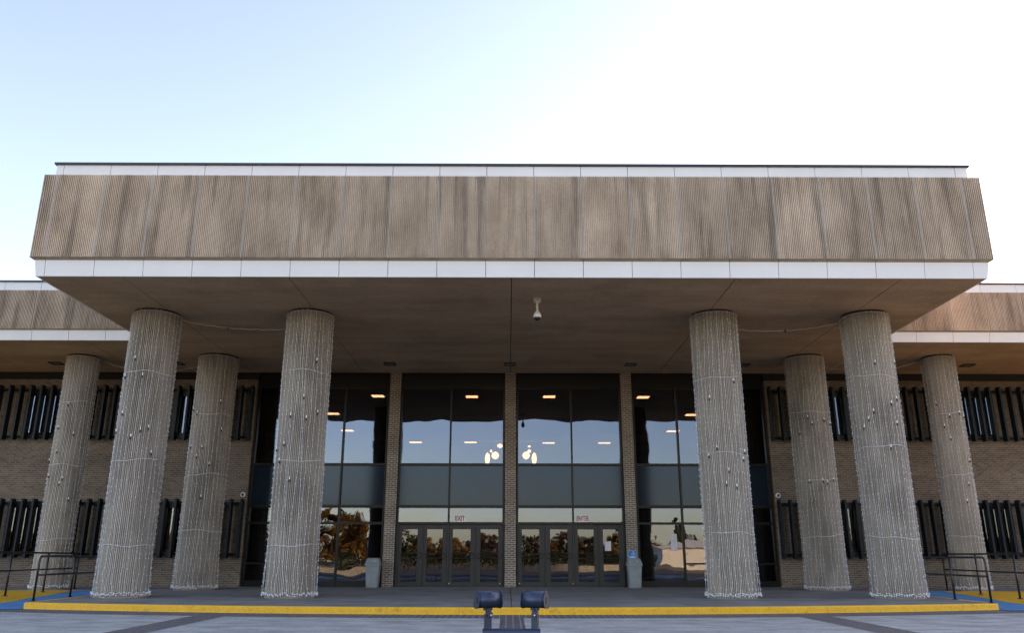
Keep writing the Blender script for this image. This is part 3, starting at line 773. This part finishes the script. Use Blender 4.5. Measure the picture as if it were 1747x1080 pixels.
# ------------------------------------------------------------------ railings by the ramps
def railing(posts, H, label, bend=True, ext=None, far=None):
    o = posts[0]; t = empty('handrail', (o[0], o[1], 0)); r = .026
    P = [Vector((x - o[0], y - o[1], 0)) for x, y in posts]
    for i, p in enumerate(P):
        top = p + Vector((0, 0, H))
        if i == 0 and bend:
            d = (P[1] - P[0]).normalized(); MB().tube([p, p + Vector((0, 0, H - .10)), p + Vector((0, 0, H - .05)) + d * .015, p + Vector((0, 0, H - .015)) + d * .05, top + d * .10], r, 10).build('post', M['rail'], t, smooth=True)
        else: MB().tube([p, top], r, 10).build('post', M['rail'], t, smooth=True)
        MB().lathe(p.x, p.y, [(.075, 0.002), (.075, .012), (.04, .02)], 14).build('base_flange', M['rail'], t)
    d = (P[1] - P[0]).normalized()
    s_ = P[0] + (d * .10 if bend else Vector())
    top = [s_ + Vector((0, 0, H))] + [p + Vector((0, 0, H)) for p in P[1:]]
    MB().tube(top, r, 10).build('top_rail', M['rail'], t, smooth=True)
    MB().tube([p + Vector((0, 0, H * .58)) for p in P], r * .85, 10).build('mid_rail', M['rail'], t, smooth=True)
    return tag(t, label, 'railing', 'black pipe railings beside the ramps')
railing([(-11.03, 19.66), (-11.2, 21.6), (-11.33, 24.6)], 1.0, 'black pipe railing in front of the left ramp, ending at the left outer front column')
railing([(-13.81, 26.86), (-13.58, 24.68), (-13.18, 22.17), (-13.0, 19.4)], 1.09, 'black pipe railing behind the left blue ramp by the far left column', bend=False)
railing([(10.88, 19.3), (10.93, 20.95), (11.2, 24.0)], 1.0, 'black pipe railing in front of the right ramp, ending at the right outer front column')
railing([(13.6, 26.4), (13.2, 23.85), (12.72, 21.24), (12.5, 19.2)], 1.09, 'black pipe railing behind the right blue ramp by the far right column', bend=False)

# ------------------------------------------------------------------ floodlights in the foreground
t = empty('floodlight_stand', (-.063, 7.0, -KH))
Z0 = .411 + KH
def flood(xc, sgn):
    zc = .068                                             # body centre above the knuckle joint
    prof = [(-.03, -.064), (-.055, -.056), (-.071, -.036), (-.078, -.008), (-.074, .020), (-.060, .043), (-.038, .060), (-.010, .068), (.012, .068), (.078, -.030), (.070, -.058), (.04, -.066)]
    W = .094
    def pr(x0, x1, k): return MB().prism([(x0, y * k, z * k + zc) for y, z in prof], [(x1, y * k, z * k + zc) for y, z in prof])
    o = pr(-W, W, 1.0).build('floodlight', M['flood'], t); o.location = (xc, 0, Z0 + .187); o.rotation_euler = (0, 0, R(20) * sgn)
    for a in o.data.polygons: a.use_smooth = len(a.vertices) == 4
    for s_ in (-1, 1):
        x0, x1 = sorted((s_ * (W + .0005), s_ * (W + .008)))
        pr(x0, x1, 1.07).build('end_plate', M['flood'], o, bevel=.0015)
        x0, x1 = sorted((s_ * (W + .0085), s_ * (W + .013)))
        MB().box(x0, x1, -.03, .02, zc - .03, zc + .02).build('end_boss', M['flood'], o, bevel=.001)
    MB().prism([(-W * .92, .020, .060 + zc), (W * .92, .020, .060 + zc), (W * .92, .076, -.024 + zc), (-W * .92, .076, -.024 + zc)],
               [(-W * .92, .025, .064 + zc), (W * .92, .025, .064 + zc), (W * .92, .081, -.020 + zc), (-W * .92, .081, -.020 + zc)]).build('lens', plainlens, o)
    MB().lathe(0, zc + .052, [(.006, -.058), (.007, -.046)], 10, ax='y').build('screw', M['plug'], o)
    k = MB(); k.box(-.026, .026, -.024, .024, -.16, -.045); k.box(-.020, .002, -.03, .01, -.044, .0)
    k.box(-.034, .034, -.020, .02, -.016, .0045); k.box(.003, .024, -.02, .02, -.05, -.017); k.lathe(.005, -.045, [(.024, -.042), (.024, -.02)], 14, ax='y')
    k.build('knuckle', M['flood'], o, bevel=.002)
    MB().lathe(.012, -.050, [(.006, -.052), (.006, -.043)], 8, ax='y').build('bolt', M['camw'], o)
flood(-.193, 1); flood(.193, -1)
MB().tube([(-.235, 0, Z0), (.235, 0, Z0)], .033, 16).build('crossbar', M['flood'], t, smooth=False)
MB().tube([(0, 0, 0), (0, 0, Z0 - .02)], .035, 16).lathe(0, 0, [(.11, .0), (.11, .015), (.05, .03)], 20).build('post', M['flood'], t)
tag(t, 'pair of dark blue floodlights on a crossbar in the foreground', 'floodlights')

# ------------------------------------------------------------------ what the glass reflects: trees, lawn, low wall, shed
def leaf_crown(seed, h, w_, n, mt, conifer=False, base=.16):
    rg = random.Random(seed); mb = MB(); cl = []
    if conifer:
        for i in range(46):
            q = rg.random() ** .8; z = h * (.08 + .9 * q); rr = w_ * .5 * (1 - q) ** .8 + .1; a = rg.random() * 6.28
            cl.append((rr * rg.uniform(.3, 1) * math.cos(a), rr * rg.uniform(.3, 1) * math.sin(a), z, .28 + .3 * (1 - q)))
    else:
        for i in range(38):
            a = rg.random() * 6.28; e = rg.uniform(-.55, 1); rr = w_ * .5 * math.sqrt(max(.05, 1 - e * e * .8)) * rg.uniform(.35, 1)
            cl.append((rr * math.cos(a), rr * math.sin(a), h * (base + (1 - base) * (.40 + .50 * e)) , rg.uniform(.35, .75) * w_ / 6))
    for i in range(n):
        cx_, cy_, cz_, cr_ = rg.choice(cl); d = Vector((rg.gauss(0, 1), rg.gauss(0, 1), rg.gauss(0, .8))); d = d * (cr_ / max(.5, d.length) * rg.random() ** .4)
        p = Vector((cx_, cy_, cz_)) + d; s_ = rg.uniform(.05, .13) * (w_ / 6) ** .3
        e1 = Vector((rg.gauss(0, 1), rg.gauss(0, 1), rg.gauss(0, 1))).normalized(); e2 = e1.orthogonal().normalized()
        mb.add([p - e1 * s_, p + e2 * s_ * .6, p + e1 * s_, p - e2 * s_ * .6], [(0, 1, 2, 3)])
    return mb.mesh('crown', mt), cl
def trunk_mesh(seed, h, cl, thick=.16, nb=16):
    rg = random.Random(seed); mb = MB(); top = h * .8
    mb.tube([(0, 0, -.1), (.05, 0, h * .25), (-.05, .06, h * .5), (0, 0, top)], thick, 8, True, thick * .25)
    for c in rg.sample(cl, min(nb, len(cl))):
        z = rg.uniform(.22, .55) * h; e = Vector(c[:3]); s_ = Vector((0, 0, z)); mb.tube([s_, s_.lerp(e, .5) + Vector((0, 0, -.15)), e], thick * .35, 5, True, .015)
    return mb.mesh('trunk', M['bark'])
protos = []
for sd_, h, w_, n, mt, con in ((1, 7.0, 8.4, 30000, 'leafo', False), (2, 6.0, 6.4, 14000, 'leafr', False), (3, 6.4, 5.6, 14000, 'leafg', False), (4, 5.4, 6.6, 14000, 'leafo', False), (5, 7.2, 3.6, 9000, 'leafg', True)):
    cmsh, cl = leaf_crown(sd_, h, w_, n, M[mt], con); protos.append((cmsh, trunk_mesh(sd_, h, cl, .22 if w_ > 5 else .15)))
KIND = ['tall golden autumn tree', 'russet autumn tree', 'dark green tree', 'orange autumn tree', 'dark conifer']
def tree(kind, x, y, sc, rz, label, group='trees beyond the parking lot'):
    t = empty('conifer_tree' if kind == 4 else 'broadleaf_tree', (x, y, -KH - .01)); t.rotation_euler.z = rz; t.scale = (sc, sc, sc)
    inst('crown', protos[kind][0], t); inst('trunk', protos[kind][1], t)
    return tag(t, label, 'tree', group)
tree(0, -21.3, -45, 1.0, .4, 'tall golden autumn tree mirrored in the glass left of the entrance', 'autumn trees')
tree(3, -29, -52, 1.05, 1.4, 'orange autumn tree behind the camera left of the golden tree', 'autumn trees')
NTH = {}
def ordinal(k):
    NTH[k] = n = NTH.get(k, 0) + 1
    return '%d%s' % (n, 'th' if 10 < n % 100 < 14 else {1: 'st', 2: 'nd', 3: 'rd'}.get(n % 10, 'th'))
rg = random.Random(5); xk = -116; i = 0
while xk < 118:
    kind = rg.choice([1, 1, 2, 3, 2, 1, 3]); 
    if 27 < xk < 52: kind = 4
    tree(kind, xk + rg.uniform(-1, 1), -100 + rg.uniform(-9, 7), rg.uniform(.72, 1.12) * (.95 if xk < 20 else 1.0), rg.random() * 6, ordinal(kind) + ' ' + KIND[kind] + ' from the left in the belt mirrored in the glass')
    xk += rg.uniform(2.6, 4.2); i += 1
# dense wood behind the belt, hedges and golden lawn
rg = random.Random(77); mb = MB()
for i in range(26000):
    x = rg.uniform(-130, 130); hmax = 4.6 + 1.1 * math.sin(x * .21) + .9 * math.sin(x * .53 + 1) + .6 * math.sin(x * 1.3)
    z = -.1 + hmax * rg.random() ** .8; y = -118 + rg.uniform(-4, 4); s_ = rg.uniform(.12, .34)
    e1 = Vector((rg.gauss(0, 1), rg.gauss(0, 1), rg.gauss(0, 1))).normalized(); e2 = e1.orthogonal().normalized(); p = Vector((x, y, z))
    mb.add([p - e1 * s_, p + e2 * s_ * .7, p + e1 * s_, p - e2 * s_ * .7], [(0, 1, 2, 3)])
tag(mb.build('wood', M['leafr']), 'continuous russet wood far beyond the parking lot', 'wood', kind='stuff')
def hedge(x0, x1, y, h, label, seed):
    rg = random.Random(seed); mb = MB()
    for i in range(int((x1 - x0) * 260)):
        x = rg.uniform(x0, x1); z = -KH + h * (1 + .12 * math.sin(x * 1.7)) * rg.random() ** .6; s_ = rg.uniform(.06, .14)
        e1 = Vector((rg.gauss(0, 1), rg.gauss(0, 1), rg.gauss(0, 1))).normalized(); e2 = e1.orthogonal().normalized(); p = Vector((x, y + rg.uniform(-.6, .6), z))
        mb.add([p - e1 * s_, p + e2 * s_ * .7, p + e1 * s_, p - e2 * s_ * .7], [(0, 1, 2, 3)])
    tag(mb.build('hedge', M['leafg']), label, 'hedge')
hedge(-17, -1, -27, 1.5, 'dark clipped hedge mirrored in the EXIT doors', 3)
hedge(.5, 15, -28, 1.4, 'dark clipped hedge mirrored in the ENTER doors', 4)
b = MB(); b.sheet([(-40, -38, -KH - .006), (-14.5, -38, -KH - .006), (-11.5, -8, -KH - .006), (-30, -8, -KH - .006)]); tag(b.build('lawn', M['lawn']), kind='structure')
b = MB(); b.sheet([(14.5, -40, -KH - .006), (42, -40, -KH - .006), (30, -12, -KH - .006), (11, -10, -KH - .006)]); tag(b.build('lawn', M['lawn']), kind='structure')
# bare tree
rg = random.Random(9); mb = MB()
def branch(p, d, L, r, lv):
    q = p + d * L; mb.tube([p, p.lerp(q, .5) + Vector((rg.uniform(-.03, .03), 0, .02)), q], r, 5, False, r * .6)
    if lv == 0: return
    for _ in range(3 if lv > 1 else 4):
        nd = (d + Vector((rg.uniform(-.9, .9), rg.uniform(-.9, .9), rg.uniform(-.2, .6)))).normalized(); branch(q, nd, L * rg.uniform(.6, .8), r * .55, lv - 1)
branch(Vector((0, 0, 0)), Vector((0, 0, 1)), .6, .07, 4)
o = mb.build('bare_tree', M['bark']); o.location = (19.2, -33, -KH - .02)
tag(o, 'small bare branched tree before the white shed', 'tree')
t = empty('white_shed', (24.5, -42, -KH))
MB().box(-7, 7, -4, 4, 0, 2.3).build('wall', M['shed'], t)
MB().prism([(-7.2, -4.3, 2.3), (-7.2, 4.3, 2.3), (-7.2, 0, 3.0)], [(7.2, -4.3, 2.3), (7.2, 4.3, 2.3), (7.2, 0, 3.0)]).build('roof', M['shed'], t)
MB().box(-.6, .6, 4.001, 4.04, 0, 2.0).build('door', M['bronze'], t)
tag(t, 'low cream white shed across the parking lot mirrored in the glass', 'building')
# curved low stone wall
mb = MB()
pts = [(1.2 + i * .62, -9.5 + 1.7 * math.sin(i / 14 * math.pi)) for i in range(15)]
for (xa, ya), (xb, yb) in zip(pts, pts[1:]):
    mb.prism([(xa, ya, -KH - .02), (xb, yb, -KH - .02), (xb, yb + .35, -KH - .02), (xa, ya + .35, -KH - .02)], [(xa, ya, .32), (xb, yb, .32), (xb, yb + .35, .32), (xa, ya + .35, .32)])
tag(mb.build('low_wall', M['stone']), 'low curved pale stone wall mirrored in the ENTER doors', 'wall')
mb = MB(); mb.box(-14.5, -9.0, -6.2, -5.8, -KH - .02, .30); tag(mb.build('low_wall', M['stone']), 'low straight pale stone wall mirrored left of the EXIT doors', 'wall')
